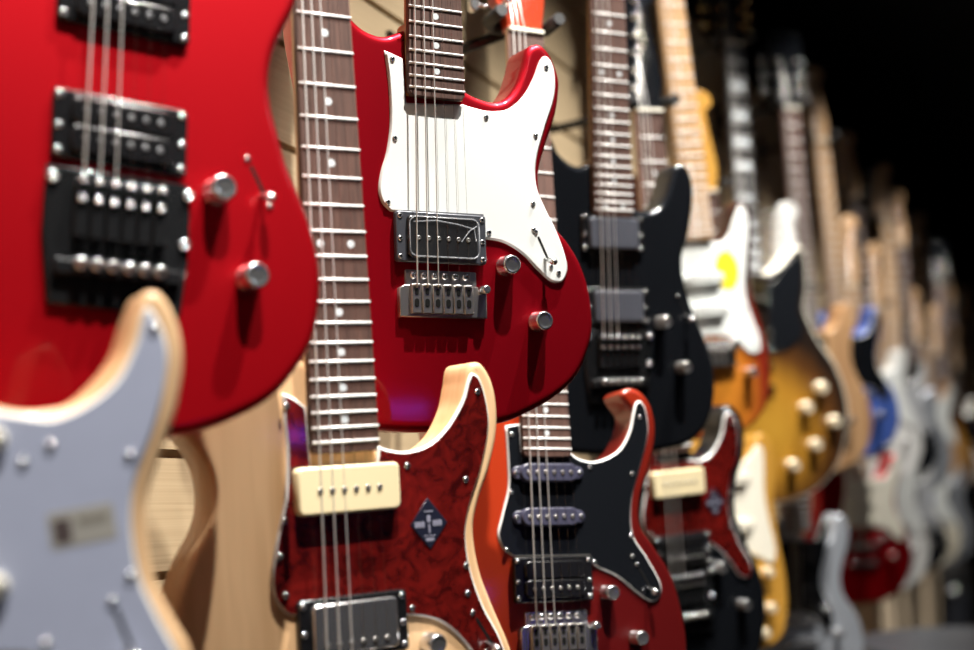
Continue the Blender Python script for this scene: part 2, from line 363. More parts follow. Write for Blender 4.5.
def make_guitar(s):
    """one guitar: s holds its place, outline and fittings; origin at the lowest point of the body"""
    L = s.get('L', 648); nf = s.get('frets', 22); far = s.get('far', False)
    B = spline(s['body'], 3 if far else 7)
    if not far: B = inset(B, -s.get('grow', 2.5))
    v0 = min(p[1] for p in B)
    yaw, tilt, roll = [math.radians(a) for a in s['rot']]
    n = -math.cos(yaw)*VH + math.sin(yaw)*RT; u = math.cos(yaw)*RT + math.sin(yaw)*VH; z = Vector((0, 0, 1))
    v2 = z*math.cos(tilt) - n*math.sin(tilt); n2 = n*math.cos(tilt) + z*math.sin(tilt)
    u3 = u*math.cos(roll) - v2*math.sin(roll); v3 = v2*math.cos(roll) + u*math.sin(roll)
    R = Matrix((u3, v3, n2)).transposed().to_4x4()
    O = Vector(s['loc'])
    root = bpy.data.objects.new('electric_guitar', None); COL.objects.link(root)
    root.empty_display_size = .05
    root.matrix_world = Matrix.Translation(O + v3*(v0*.001)) @ R
    root['label'] = s['label']; root['category'] = 'guitar'; root['group'] = s['group']
    top = -8; T = s.get('thick', 44); r = s.get('round', 5)
    # body with a rounded rim
    k = 3 if far else 6
    prof = [(r+2.5, top), (r, top-.02)] + [(r*(1-math.sin(PI/2*i/k)), top-r*(1-math.cos(PI/2*i/k))) for i in range(1, k+1)]
    prof += [(0, top-T+r)] + [(r*(1-math.cos(PI/2*i/k)), top-T+r-r*math.sin(PI/2*i/k)) for i in range(1, k+1)]
    mb = MB(); nb = len(prof)-1
    if s.get('binding'): rings(mb, B, prof, 0, 0, 0, [0] + [1]*(k+1) + [0]*(nb-k-2)); mats = [s['paint'], s['binding']]
    else: rings(mb, B, prof, 0, 0, 0); mats = [s['paint']]
    mb.build('body', mats, root, v0)
    # pickguard
    pgtop = top
    if s.get('guard'):
        G = spline(s['guard'], 3 if far else 6); mb = MB()
        rings(mb, G, [(1.7, top+2.4), (.0, top+1.0), (0, top-.1)], 0, 0, 0, [1, 1]); pgtop = top+2.4
        pg = mb.build('pickguard', [s['guard_mat'], s.get('guard_edge', 'whiteedge')], root, v0)
        if s.get('screws'): rep('screw', screw, [(a, b, pgtop-.1) for a, b in s['screws']], pg, ['chrome', 'hole'], v0)
    # neck: D-shaped back, board, frets, dots
    ve = L * 2**(-nf/12) - 7; ns = 12
    mb = MB(); bb = len(mb.v); vs = [ve, L*.3 + 60, L*.5, L*.75, L-2, L+6]
    for vv in vs:
        h = half(vv, L, ve)
        for i in range(ns+1):
            a = PI*i/ns; mb.v.append((h*math.cos(a), vv, -6 - (17 + 3*(L-vv)/L)*math.sin(a)**.8))
    for i in range(len(vs)-1):
        for j in range(ns):
            a = bb+i*(ns+1)+j; mb.f.append([a, a+1, a+ns+2, a+ns+1]); mb.mi.append(0); mb.fl.append(False)
        a = bb+i*(ns+1); mb.f.append([a+ns, a, a+ns+1, a+2*ns+1]); mb.mi.append(0); mb.fl.append(True)
    mb.f.append([bb+j for j in range(ns+1)][::-1]); mb.mi.append(0); mb.fl.append(True)
    mb.f.append([bb+(len(vs)-1)*(ns+1)+j for j in range(ns+1)]); mb.mi.append(0); mb.fl.append(True)
    # heel block into the body pocket
    box(mb, 0, ve+36, 55, 70, -26, -6.2, 6, 1)
    mb.build('neck', s.get('neck', 'maple'), root, v0)
    mb = MB(); h0, h1 = half(ve, L, ve), 21.5
    P = [(-h0+3, ve-1), (0, ve-1.5), (h0-3, ve-1), (h0, ve+3), (h1, L), (-h1, L), (-h0, ve+3)]
    slab(mb, P, 0, -6.2, .8)
    bm_ = [s.get('board', 'rosewood')]
    if far:
        for i in range(1, nf+1):
            vv = L*2**(-i/12); box(mb, 0, vv, 2*half(vv, L, ve)-.6, 2.6, -.5, 1.0, .5, .4, 1)
        bm_.append('fret')
    if s.get('blocks'):
        bm_ = bm_ + (['pearl'] if far else ['pearl'])
    bd = mb.build('fretboard', bm_, root, v0)
    if not far:
        for i in range(1, nf+1):
            vv = L*2**(-i/12); hh = half(vv, L, ve); mb = MB()
            tube(mb, [(-hh+.2, vv, -.25), (hh-.2, vv, -.25)], 1.35, 8)
            mb.build('fret', 'fret', bd, v0)
        spots = []
        for i in (3, 5, 7, 9, 12, 15, 17, 19, 21, 24):
            if i > nf: continue
            vv = (L*2**(-i/12) + L*2**(-(i-1)/12))/2
            spots += [(-13, vv, -.15), (13, vv, -.15)] if i in (12, 24) else [(0, vv, -.15)]
        if s.get('blocks'):
            for (a, b, c) in spots:
                wv = max(8, b*.055*.55); mb = MB(); box(mb, 0, b, 2*half(b, L, ve)*.78, wv, -.5, .12, .3, .05); mb.build('fret_marker', 'pearl', bd, v0)
        else: rep('fret_marker', lambda m: lathe(m, [(3.1, -.3), (3.1, .2), (2.8, .25)], (0, 0, 0), (0, 0, 1), 16), spots, bd, 'pearl', v0)
    mb = MB(); box(mb, 0, L+2, 43, 4.4, -4, 2.4, .6, .6); mb.build('nut', 'ivory', root, v0)
    # headstock and tuners
    H = [(p[0], p[1]+L+3, *p[2:]) for p in HEAD[s.get('head', 'inline')]]
    mb = MB(); slab(mb, spline(H, 4), -4, -18, 1.5); hs = mb.build('headstock', s.get('head_mat', 'maple'), root, v0)
    def tuner(side):
        def f(m):
            lathe(m, [(4.6, 0), (4.6, 1), (3, 1.5), (3, 7), (3.6, 8.5), (1.5, 9)], (0, 0, -4), (0, 0, 1), 12)
            box(m, 0, 0, 14, 17, -25, -17.5, 2, 1)
            tube(m, [(0, 0, -21), (side*27, 0, -21)], 2.2, 8)
            slab(m, rrect(side*32, 0, 11, 17, 5, 4), -17, -25, 1.8)
        return f
    tm = s.get('tuner', 'chrome')
    if s.get('head') == 'symmetric':
        rep('tuner', tuner(-1), [(-24, L+40+33*i, 0) for i in range(3)], hs, tm, v0); rep('tuner', tuner(1), [(24, L+40+33*i, 0) for i in range(3)], hs, tm, v0)
        posts = [(-24, L+40), (-24, L+73), (-24, L+106), (24, L+106), (24, L+73), (24, L+40)]
    else:
        posts = [(-22 + 2.1*i, L+34+24.5*i) for i in range(6)]
        rep('tuner', tuner(-1), [(a, b, 0) for a, b in posts], hs, tm, v0)
    # strings
    rad = [.72, .64, .54, .20, .16, .13] if not far else [.7, .6, .5, .35, .3, .3]
    for i in range(6):
        ub = -26.25 + 10.5*i + s.get('bridge_du', 0); un = -17.5 + 7*i; mb = MB(); hb = s.get('string_h', 3.2)
        tube(mb, [(ub, -2, hb-1.2), (ub, 1, hb), (un, L+1, 2.6), (posts[i][0]+(2.5 if posts[i][0] < 0 else -2.5), posts[i][1], 1.0)], rad[i], 6)
        mb.build('string', 'string' if i < 3 else 'plain_string', root, v0)
    # fittings
    for p in s.get('pickups', []): pickup(p[0], p[1], p[2], root, v0, pgtop if (len(p) < 5 or p[4]) else top, not far, p[3] if len(p) > 3 else None)
    bridge(s.get('bridge', 'tremolo'), root, v0, top, s.get('metal', 'satin'), s.get('bridge_du', 0))
    for q in s.get('knobs', []): knob(root, q[0], q[1], v0, top if not (len(q) > 2 and q[2]) else pgtop, s.get('knob_mat', 'chrome'), s.get('knob_r', 8.2), s.get('knob_h', 17))
    if s.get('switch'): switch(root, s['switch'][0], s['switch'][1], v0, pgtop, s['switch'][2])
    mb = MB(); lathe(mb, [(4.5, -1), (3, 2), (3, 7), (6.5, 9), (6.5, 11), (2, 12)], (0, v0+.5, top-T/2), (0, -1, 0), 14); mb.build('strap_button', 'chrome', root, v0)
    if s.get('extra'): s['extra'](root, v0, pgtop)
    make_hanger(s, O, u3, v3, n2, L)
    return root

WALL_Y = .75
def make_hanger(s, O, u, v, n, L):
    """steel arm on the slat wall ending in a padded fork under the headstock"""
    c = O + v*((L+16)*.001) - n*.0325                     # behind the neck
    base = Vector((c.x + .02, WALL_Y, c.z - .02))
    root = bpy.data.objects.new('guitar_hanger', None); COL.objects.link(root); root.location = base
    root['label'] = s['hanger']; root['category'] = 'hanger'; root['group'] = 'guitar hangers on the slat wall'
    def W(p): return tuple((Vector(p) - base) * 1000)
    mb = MB(); X = 0
    # bracket plate lying on the wall
    vs = [(-28, 0.4, -42), (28, 0.4, -42), (28, 0.4, 38), (-28, 0.4, 38)]
    vs2 = [(a, -6, b) for a, _, b in vs]
    mb.add(vs + vs2, [[0, 1, 2, 3], [7, 6, 5, 4], [0, 4, 5, 1], [1, 5, 6, 2], [2, 6, 7, 3], [3, 7, 4, 0]], 0, True)
    mb.build('bracket', 'darkmetal', root)
    mb = MB(); tube(mb, [W(base + Vector((0, -.004, 0))), W(base + (c-base)*.5 + Vector((0, 0, -.004))), W(c)], 6.5, 10); mb.build('arm', 'darkmetal', root)
    mb = MB()
    pts = [c + u*(.034*sx) + n*w for sx, w in ()]
    left = [c + n*.046 - u*.0357, c + n*.030 - u*.0357, c + n*.012 - u*.0357, c - u*.026 - n*.001, c, c + u*.026 - n*.001, c + u*.0357 + n*.012, c + u*.0357 + n*.030, c + u*.0357 + n*.046]
    tube(mb, [W(p) for p in left], [7, 7.5, 7.5, 7.5, 8, 7.5, 7.5, 7.5, 7], 12)
    mb.build('padded_fork', 'rubber', root)

# place (metres) and facing (degrees) of the nearest guitars
LOC = {'G2': (1.132, 0.5392, 1.6328), 'L2': (0.9458, 0.5181, 1.3053), 'L3': (1.3674, 0.5197, 1.3118), 'G3': (1.6479, 0.5423, 1.635), 'G1': (0.7238, 0.5751, 1.643), 'G4': (2.1267, 0.5467, 1.6666), 'G5': (2.6081, 0.5848, 1.6829), 'L4': (1.8965, 0.5306, 1.3292), 'L5': (2.4069, 0.5793, 1.3279), 'L1': (0.5465, 0.5454, 1.3283)}
ROT = {'G2': (27.88, -0.67, -2.0), 'L2': (31.83, 0.26, -3.96), 'L3': (24.98, 5.18, -0.24), 'G3': (27.93, -2.95, -3.13), 'G1': (34.0, 4.0, 1.5), 'G4': (27.15, -1.15, -7.57), 'G5': (26.93, 2.04, -1.86), 'L4': (28.07, -1.79, -5.55), 'L5': (26.92, 1.32, -3.45), 'L1': (27.0, 0.0, -3.0)}
EXPOSURE = 0.45
def LIGHTS():
    for x, e in ((.50, 1), (.98, 1), (1.42, 1), (1.86, .95), (2.34, .9), (2.85, .75), (3.4, .68), (4.0, .62), (4.7, .5), (5.5, .5), (6.4, .5)):
        spot(x, .14, 3.05, x+.12, .52, 1.72, 225*e, 41, .85, .012, (1, .955, .89))
    for x, y in ((-1.2, -1.8), (1.6, -2.4)):          # unseen fill panels, added to put reflections in the chrome
        l = bpy.data.lights.new('added_fill_panel', 'AREA'); l.shape = 'RECTANGLE'; l.size = 1.2; l.size_y = .3; l.energy = 3.5; l.color = (.80, .88, 1)
        o = bpy.data.objects.new('added_fill_panel', l); COL.objects.link(o); o.location = (x, y, 3.25)
    # small violet stage light on the opposite side of the shop
    l = bpy.data.lights.new('violet_stage_light', 'AREA'); l.shape = 'RECTANGLE'; l.size = .16; l.size_y = .035; l.energy = .10; l.color = (.16, .07, 1)
    o = bpy.data.objects.new('violet_stage_light', l); COL.objects.link(o); o.location = (.36, -2.4, 1.63)
    o.rotation_euler = (Vector((1.2, .5, 1.5)) - o.location).to_track_quat('-Z', 'Y').to_euler()

# ------------------------------------------------------------------ outlines (mm, origin where the strings cross the saddles)
STRAT_LEFT = [(-70, -126), (-98, -118), (-128, -95), (-148, -60), (-152, -20), (-140, 25), (-120, 70), (-112, 120), (-118, 170), (-128, 225), (-130, 265), (-124, 283), (-112, 280), (-98, 262), (-82, 241), (-67, 230), (-48, 226), (-28, 234, 1), (28, 186, 1)]
STRAT = [(43, 180), (64, 176), (78, 181), (89.5, 194), (98, 214), (104, 232), (115, 238), (125, 231), (133, 214), (135, 200), (130, 173), (117, 141), (109, 113), (111, 89), (125, 63), (140, 47), (153, 27), (162, 0), (163, -33), (157, -57), (143, -81), (119, -99), (87, -114), (65, -121), (19, -127), (-38, -128)] + STRAT_LEFT[1:]
STRAT_GUARD = [(-48, 213, 1), (-30, 209, 1), (-28, 170, 1), (29, 172, 1), (58, 168), (77, 172), (94, 186), (106, 205), (113, 223), (120, 228), (126, 224), (130, 209), (127, 186), (116, 154), (106, 122), (105, 99), (115, 76), (127, 59), (134, 32), (132, 15), (120, 10), (106, 19), (88, 35), (68, 44), (50, 48, 1), (-46, 48, 1), (-56, 70), (-56, 100), (-49, 121), (-45, 150), (-46, 186)]
OFFSET_LEFT = [(150, -25), (152, -60), (143, -100), (118, -135), (75, -160), (20, -172), (-40, -172), (-95, -160), (-140, -130), (-165, -80), (-168, -20), (-158, 20), (-139, 50), (-134, 75), (-122, 102), (-109, 123), (-103.5, 142), (-105, 163), (-113, 181), (-127, 200), (-138, 225), (-141, 255), (-131, 278), (-114, 280), (-95, 264), (-75, 250), (-50, 240), (-28, 244, 1), (28, 176, 1)]
TEE = [(42, 168), (60, 166), (80, 176), (95, 200), (108, 222), (122, 226), (132, 208), (132, 180), (122, 145), (116, 112), (122, 80), (143, 40), (158, 0), (160, -40), (145, -85), (110, -118), (60, -136), (0, -140), (-60, -136), (-110, -118), (-148, -85), (-162, -40), (-158, 10), (-136, 60), (-122, 105), (-124, 150), (-136, 185), (-132, 215), (-105, 232), (-65, 232), (-28, 228, 1), (28, 175, 1)]
SINGLE_CUT = [(40, 150), (62, 158), (84, 172), (104, 182), (120, 174), (124, 150), (118, 122), (113, 95), (122, 60), (146, 25), (163, -15), (165, -60), (148, -105), (108, -140), (55, -156), (0, -159), (-55, -156), (-108, -140), (-148, -105), (-165, -60), (-163, -15), (-146, 25), (-125, 65), (-116, 105), (-122, 150), (-136, 190), (-134, 222), (-108, 240), (-70, 240), (-28, 222, 1), (28, 165, 1)]

UP = 'guitars hung along the upper row'; LO = 'guitars hung along the lower row'

def badge_on(u, v):
    def f(root, v0, top):
        mb = MB(); slab(mb, [(u, v+20), (u+16.5, v), (u, v-20), (u-16.5, v)], top+.7, top-.3, .3)
        b = mb.build('badge', 'badge', root, v0, label='small dark diamond badge with pale print')
        mb = MB(); t1, t0 = top+.95, top+.5
        for a in (-12.2, -9.2, -6.2): box(mb, u+a+.6, v-.6, 2.6, 4.6, t0, t1, .6, .1)
        for a in (4.6, 7.4, 10.2): box(mb, u+a, v-.2, 2.4, 4.6, t0, t1, .6, .1)
        box(mb, u-.3, v+3.6, 3.2, 5.5, t0, t1, 1, .1); box(mb, u, v-4, 1.6, 7, t0, t1, .4, .1); box(mb, u, v-12.6, 7.5, 2.4, t0, t1, .6, .1)
        box(mb, u, v+9.4, 8, .8, t0, t1, .2, .1); box(mb, u, v-9.6, 11, .6, t0, t1, .2, .1)
        mb.build('badge_print', 'badgeink', b, v0)
    return f
def sticker_cream(root, v0, top):
    mb = MB(); box(mb, 80, 98.5, 35, 19.5, top-.2, top+.15, 1.5, .05, 0, .13); s = mb.build('sticker', 'paper', root, v0, label='cream paper sticker with a brown print')
    mb = MB()
    box(mb, 69.6, 96.3, 9, 13, top, top+.25, 1, .05, 0, .13)
    mb.build('sticker_print', 'brownink', s, v0)
    mb = MB(); box(mb, 85.5, 102, 16, 4.2, top, top+.25, 1, .05, 0, .13); mb.build('sticker_line', plain('faded grey ink', (.26, .24, .20), .6), s, v0)
def sticker_yellow(root, v0, top):
    mb = MB(); slab(mb, [(50 + 23*math.cos(a*PI/18), 122 + 31*math.sin(a*PI/18)) for a in range(36)], top+.25, top-.2, .1); mb.build('sticker', 'yellow', root, v0, label='bright yellow oval sticker')

near = []
near.append(dict(loc=LOC['L1'], rot=ROT['L1'], label='blurred nearest guitar with pale lavender pickguard and a cream sticker, bottom left', group=LO,
  hanger='wall hanger holding the nearest lower guitar, the lavender one', paint='natural', round=6, grow=0,
  body=[(30, 168), (42, 163), (56, 161), (76, 164), (88, 172), (103, 190), (112, 214), (118, 226), (127, 225), (136, 208), (138.5, 188), (134, 160), (126, 138), (117, 112), (116, 92), (120, 66), (129, 46), (139, 26)] + [(a, b-8) if i < 27 else (a, b) for i, (a, b, *c) in enumerate(OFFSET_LEFT[:27])] + [(-28, 240, 1), (28, 170, 1)],
  guard=[(-47, 210, 1), (-29, 205, 1), (-28, 165, 1), (28, 165, 1), (38.8, 161), (49, 159), (66, 157), (84, 164), (100, 177), (110.5, 196), (117.5, 217), (125, 207), (129, 192), (127, 174), (123, 158), (118, 144), (111.6, 129), (107.4, 112), (107, 91), (111, 67), (119, 48), (132, 20), (137, -10), (128, -28), (110, -10), (90, 10), (66, 26), (46, 34), (-48, 40), (-60, 60), (-63, 80), (-60, 100), (-53, 122), (-48, 145), (-46, 175)],
  guard_mat='lavender', screws=[(64, 142), (106, 135), (105, 70), (50, 134), (121, 205), (-42, 200), (-57, 55), (60, 38), (-46, 130), (124, 2)],
  pickups=[('single', 0, 146, 'ivory'), ('single', 0, 70, 'ivory')], knobs=[(70, 5), (92, -25)], switch=(101, 41, .35), bridge='tremolo', neck='maple', board='maple', extra=sticker_cream))
near.append(dict(loc=LOC['G1'], rot=ROT['G1'], label='large bright red guitar with black pickups and black bridge, upper left', group=UP,
  hanger='wall hanger holding the nearest upper guitar, bright red with black hardware', paint='red', round=7, grow=4.5,
  body=[(46, 202), (60, 196), (75, 204), (92, 232), (106, 256), (120, 256), (128, 235), (129, 205), (124, 164), (113.4, 139), (107, 121.6), (104, 100.7), (106.1, 81), (111.6, 62), (118.4, 40), (128, 19.7), (138, -4.5), (145, -32), (145, -58), (140, -83.6), (128, -104), (110, -124), (84, -139), (59, -149), (42, -152.4), (0, -156), (-50, -154), (-95, -142), (-130, -115), (-148, -75), (-150, -30), (-138, 15), (-120, 60), (-110, 110), (-114, 165), (-122, 220), (-122, 270), (-112, 288), (-98, 278), (-78, 248), (-55, 228), (-28, 226, 1), (28, 205, 1)],
  frets=24, pickups=[('double', 0, 134), ('double', 0, 41)], bridge='locking', knobs=[(68, 11), (93, -47)], switch=(100, 23, .5), head='blade', head_mat='red', tuner='darkmetal', knob_r=9.5, neck='maple'))
near.append(dict(loc=LOC['G2'], rot=ROT['G2'], label='candy-red guitar with a large white pickguard and one black pickup', group=UP,
  hanger='wall hanger holding the candy-red guitar with white pickguard', paint='red2', round=7,
  body=[(30.5, 185, 1), (43, 179.8), (64, 176), (78, 181), (89.5, 194), (98, 214), (104, 232.7), (115, 238), (125, 231), (133.3, 214), (135, 201.6), (130, 173.6), (117.4, 141), (109, 113), (111.3, 89), (124.7, 63), (139.8, 47), (152.6, 27.7), (161.7, 1), (163.9, -33), (157.3, -57), (143, -81), (119, -99), (87, -114), (65, -121), (19, -127), (-38, -128)] + STRAT_LEFT[1:13] + [(-98, 260), (-82, 241), (-67, 230), (-48, 226.5), (-28.7, 234, 1), (-26.7, 190, 1)],
  guard=[(-49, 214.7, 1), (-31, 209, 1), (-28.5, 168, 1), (29.7, 172, 1), (41.6, 169.7), (57.5, 168.3), (76.8, 172), (94, 186), (106, 205), (113.5, 222), (119.2, 228), (126, 224), (130, 209.6), (128, 187), (116, 154.4), (106, 122.5), (106.3, 99.4), (115, 78.8), (126, 59), (136, 33), (137, 19), (130.5, 9.3), (118.4, 9.8), (106, 19), (87.7, 35), (68.7, 44.3), (48, 47, 1), (46, 68, 1), (-46.1, 67, 1), (-53.7, 74), (-57.4, 85.6), (-55, 102), (-49, 121), (-44.8, 150), (-45.6, 186)],
  guard_mat='whitepl', screws=[(-42, 207), (-41, 134), (-49, 75), (120, 217), (53, 162), (106, 149), (101, 83), (53, 53), (101, 58), (127, 18)],
  pickups=[('film', 2, 44.5)], bridge='tremolo', bridge_du=.5, knobs=[(70, 22), (103, -29.5)], switch=(111, 40, .45), head='inline', head_mat='maple', neck='amber_neck', knob_r=9.6, knob_h=16))
near.append(dict(loc=LOC['L2'], rot=ROT['L2'], label='natural wood guitar with red tortoise pickguard, cream pickup and diamond badge', group=LO,
  hanger='wall hanger holding the natural wood guitar with tortoise pickguard', paint='natural', round=5, grow=1,
  body=[(30, 172, 1), (38, 169), (55, 165), (76, 169), (96, 182), (110, 203), (116, 222), (121, 238), (131, 238), (141, 219), (142, 187), (132, 154), (120, 129), (113.5, 105.7), (117, 73), (127, 44), (141, 10)] + OFFSET_LEFT,
  guard=[(-47, 220.6, 1), (-38, 216.5), (-29, 209.4, 1), (-27, 161.7, 1), (27, 160, 1), (31, 177, 1), (38, 174), (54.6, 171.5), (75.2, 176), (93, 188.8), (109, 209.8), (118.5, 231), (126, 228), (132, 209), (133, 187), (123.6, 155), (111, 127), (105, 102.8), (107.5, 74), (117, 45), (131, 18), (136, -2), (130, -18), (115, -5), (97, 19), (81.5, 33.7), (66.3, 41), (46.4, 45), (24, 47.4), (-48.7, 55.8), (-60, 66.5), (-63.3, 81.4), (-59.8, 103.7), (-53.8, 126), (-48.8, 145), (-46.2, 178.7), (-47.4, 202)],
  guard_mat='tort', screws=[(-45, 211), (-51, 126), (-53, 71), (55, 160), (123.5, 216), (107.5, 146), (103, 78), (103, 56), (52, 50), (117, 8), (-56, 100)],
  pickups=[('soapbar', 0, 146), ('chrome', 0, 43)], bridge='tremolo', metal='chrome', knobs=[(66, 22), (88, -12)], switch=(116, 25, .55), neck='maple', head_mat='natural', extra=badge_on(71, 114)))
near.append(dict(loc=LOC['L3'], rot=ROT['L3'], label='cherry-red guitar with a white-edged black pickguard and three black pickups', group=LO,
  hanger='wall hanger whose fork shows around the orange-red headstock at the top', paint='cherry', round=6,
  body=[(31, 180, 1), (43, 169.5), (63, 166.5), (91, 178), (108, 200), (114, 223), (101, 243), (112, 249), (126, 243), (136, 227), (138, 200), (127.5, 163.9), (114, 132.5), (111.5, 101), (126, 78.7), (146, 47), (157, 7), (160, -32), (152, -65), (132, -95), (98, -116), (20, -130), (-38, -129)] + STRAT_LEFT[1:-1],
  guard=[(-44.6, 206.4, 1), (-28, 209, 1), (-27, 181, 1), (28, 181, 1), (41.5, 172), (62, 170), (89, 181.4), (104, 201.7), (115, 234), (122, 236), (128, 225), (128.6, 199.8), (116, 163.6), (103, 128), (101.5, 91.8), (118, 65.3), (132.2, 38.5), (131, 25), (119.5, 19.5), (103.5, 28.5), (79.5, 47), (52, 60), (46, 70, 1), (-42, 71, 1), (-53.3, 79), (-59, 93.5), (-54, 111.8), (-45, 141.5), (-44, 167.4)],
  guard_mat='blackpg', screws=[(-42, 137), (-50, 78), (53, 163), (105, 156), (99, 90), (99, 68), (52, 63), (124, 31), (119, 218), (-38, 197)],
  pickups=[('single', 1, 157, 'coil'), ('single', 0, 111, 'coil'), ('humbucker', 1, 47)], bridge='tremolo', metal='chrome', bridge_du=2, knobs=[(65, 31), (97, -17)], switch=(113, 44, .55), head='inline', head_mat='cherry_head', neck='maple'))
near.append(dict(loc=LOC['G3'], rot=ROT['G3'], label='all-black guitar with two smooth dark grey pickups and black bridge', group=UP,
  hanger='wall hanger holding the all-black upper guitar', paint='black', round=7,
  body=[(33, 166, 1), (44, 162), (66, 163), (83, 175), (94.4, 200), (102.9, 221), (114, 225), (124.6, 210), (126.8, 184.7), (117, 135), (106.5, 105.6), (108.5, 76.7), (119.7, 39.4), (136, 6), (149, -28), (152, -61.6), (146.5, -90), (133, -114), (107, -131), (63.4, -138), (3, -140), (-45, -138)] + [(a, b-10) for a, b in [p[:2] for p in STRAT_LEFT[1:10]]] + [(-126, 262), (-118, 280), (-105, 280), (-90, 258), (-83, 246), (-74, 229), (-57, 216.5), (-44, 213.4), (-28, 218, 1)],
  frets=24, pickups=[('active', 0, 133), ('active', 4, 42)], bridge='locking', bridge_du=3, knobs=[(69, 22), (98, -36)], switch=(107, 40, .5), knob_mat='satin', neck='amber_neck', head='blade', head_mat='black', tuner='darkmetal'))
near.append(dict(loc=LOC['G4'], rot=ROT['G4'], label='amber sunburst guitar with a white pickguard carrying a yellow oval sticker', group=UP,
  hanger='wall hanger holding the amber sunburst guitar with yellow sticker', paint='burst4', round=6,
  body=[(30, 176, 1), (46.5, 164), (60, 170), (74, 190), (88, 220), (99, 230), (112, 208), (104, 146), (94, 87), (104, 44), (113, -1), (113, -45), (104, -86), (80, -115), (42, -132), (-2, -136), (-50, -132)] + [(a*.92, b) for a, b in [p[:2] for p in STRAT_LEFT[1:-2]]] + [(-28, 232, 1)],
  guard=[(-48, 205, 1), (-29, 205, 1), (-28, 169, 1), (28, 169, 1), (45.7, 167), (62, 178), (76, 203), (90, 222), (99, 220), (104, 199), (93, 146), (82, 87.5), (90, 45), (101, 9), (96, -11), (75, -10), (52, 13), (18, 22), (-34, 24), (-50, 40), (-56, 80), (-50, 130), (-46, 170)],
  guard_mat='whitepl', screws=[(60, 160), (95, 200), (80, 60), (90, 0), (-45, 150)],
  pickups=[('single', 0, 112, 'whitepl'), ('single', 0, 62, 'whitepl')], bridge='tremolo', metal='chrome', knobs=[(43, 5), (70, -42)], neck='maple', board='maple', extra=sticker_yellow))
near.append(dict(loc=LOC['G5'], rot=ROT['G5'], label='big gold and brown sunburst single-cutaway guitar with cream binding and four gold-capped knobs', group=UP, L=628,
  hanger='wall hanger holding the big gold and brown sunburst guitar', paint='burst5', binding='ivory', round=4, thick=46,
  body=[(30, 176, 1), (42, 178), (60, 183), (80, 194), (100, 214), (120, 230), (136, 230), (142, 205), (139, 149), (130, 114), (139, 86), (162, 46), (193, 7), (214, -46), (218, -95), (204, -150), (175, -198), (130, -232), (72, -252), (12, -258), (-60, -250), (-120, -228), (-160, -190), (-182, -135), (-184, -80), (-170, -25), (-148, 25), (-132, 70), (-130, 115), (-140, 155), (-138, 195), (-115, 220), (-75, 222), (-28, 205, 1)],
  guard=[(34, 150, 1), (60, 166), (92, 196), (122, 216), (132, 205), (126, 150), (116, 112), (124, 70), (96, 40), (60, 26), (44, 30, 1)], guard_mat='blackpg', guard_edge='blackpg',
  pickups=[('chrome', 0, 140, 'gold', False), ('chrome', 0, 45, 'gold', False)], bridge='post', metal='gold', knobs=[(150, -42), (176, -108), (110, -81), (125, -152), (68, -190)], knob_mat='bokeh_gold', knob_r=12, neck='dark_neck', board='ebony', blocks=True, head='symmetric', head_mat='black', tuner='gold'))
near.append(dict(loc=LOC['L4'], rot=ROT['L4'], label='black guitar with red tortoise pickguard, cream pickup and small badge, behind the cherry-red one', group=LO,
  hanger='wall hanger holding the black guitar with tortoise pickguard', paint='black', round=6,
  body=[(30, 170, 1), (46, 160), (66, 166), (82, 184), (90, 212), (98, 226), (110, 228), (125, 204), (122, 160), (106, 125), (100, 79), (115, 36), (134, -9), (140, -48), (136, -84), (118, -123), (80, -150)] + [p for p in OFFSET_LEFT[5:-2]] + [(-28, 236, 1)],
  guard=[(-48, 215, 1), (-29, 205, 1), (-28, 161, 1), (28, 161, 1), (44, 158.7), (65.7, 168), (83.7, 190.5), (94, 218), (104, 221.6), (114, 201), (110.8, 160), (95, 126), (88, 80), (101.6, 38), (120, 3), (115, -13), (98, -9), (84, 10.6), (63, 34), (36.7, 48), (-40.5, 54), (-56, 66), (-60, 90), (-50, 130), (-46, 170)],
  guard_mat='tort', screws=[(60, 160), (104, 205), (95, 110), (90, 60), (-48, 66), (-50, 130)],
  pickups=[('soapbar', 0, 131, 'cream'), ('humbucker', 2, 38)], bridge='locking', knobs=[(60, 8), (97, -49)], neck='maple', head_mat='black', extra=badge_on(63, 98)))
near.append(dict(loc=LOC['L5'], rot=ROT['L5'], label='honey-yellow guitar with a plain cream pickguard and gold knobs, below the big sunburst guitar', group=LO,
  hanger='wall hanger holding the honey-yellow guitar with cream pickguard', paint='honey', round=5,
  body=[(30, 172, 1), (44, 170), (58, 188), (70, 211), (84, 213), (98, 190), (100, 143), (91, 92), (96, 21), (103, -32), (101, -92), (85, -135), (45, -152), (0, -156), (-60, -152)] + [(a, b-14) for a, b in [p[:2] for p in STRAT_LEFT[2:-2]]] + [(-28, 226, 1)],
  guard=[(-44, 200, 1), (-29, 200, 1), (-28, 166, 1), (28, 166, 1), (47.7, 180), (64.6, 196), (77, 190), (76, 150), (73, 110), (79, 60), (87, 16), (80, -8), (63, -4), (34, 10), (-40, 20), (-54, 60), (-48, 120), (-44, 160)],
  guard_mat='ivory', guard_edge='ivory', pickups=[('single', 0, 140, 'ivory'), ('single', 0, 60, 'ivory')], bridge='post', metal='gold', knobs=[(61, -24), (60, -85), (42, -126)], knob_mat='bokeh_gold', knob_r=9, neck='dark_neck', head_mat='honey', tuner='gold'))

M['cherry_head'] = plain('orange red headstock lacquer', (.36, .035, .008), .3, 0, 1)
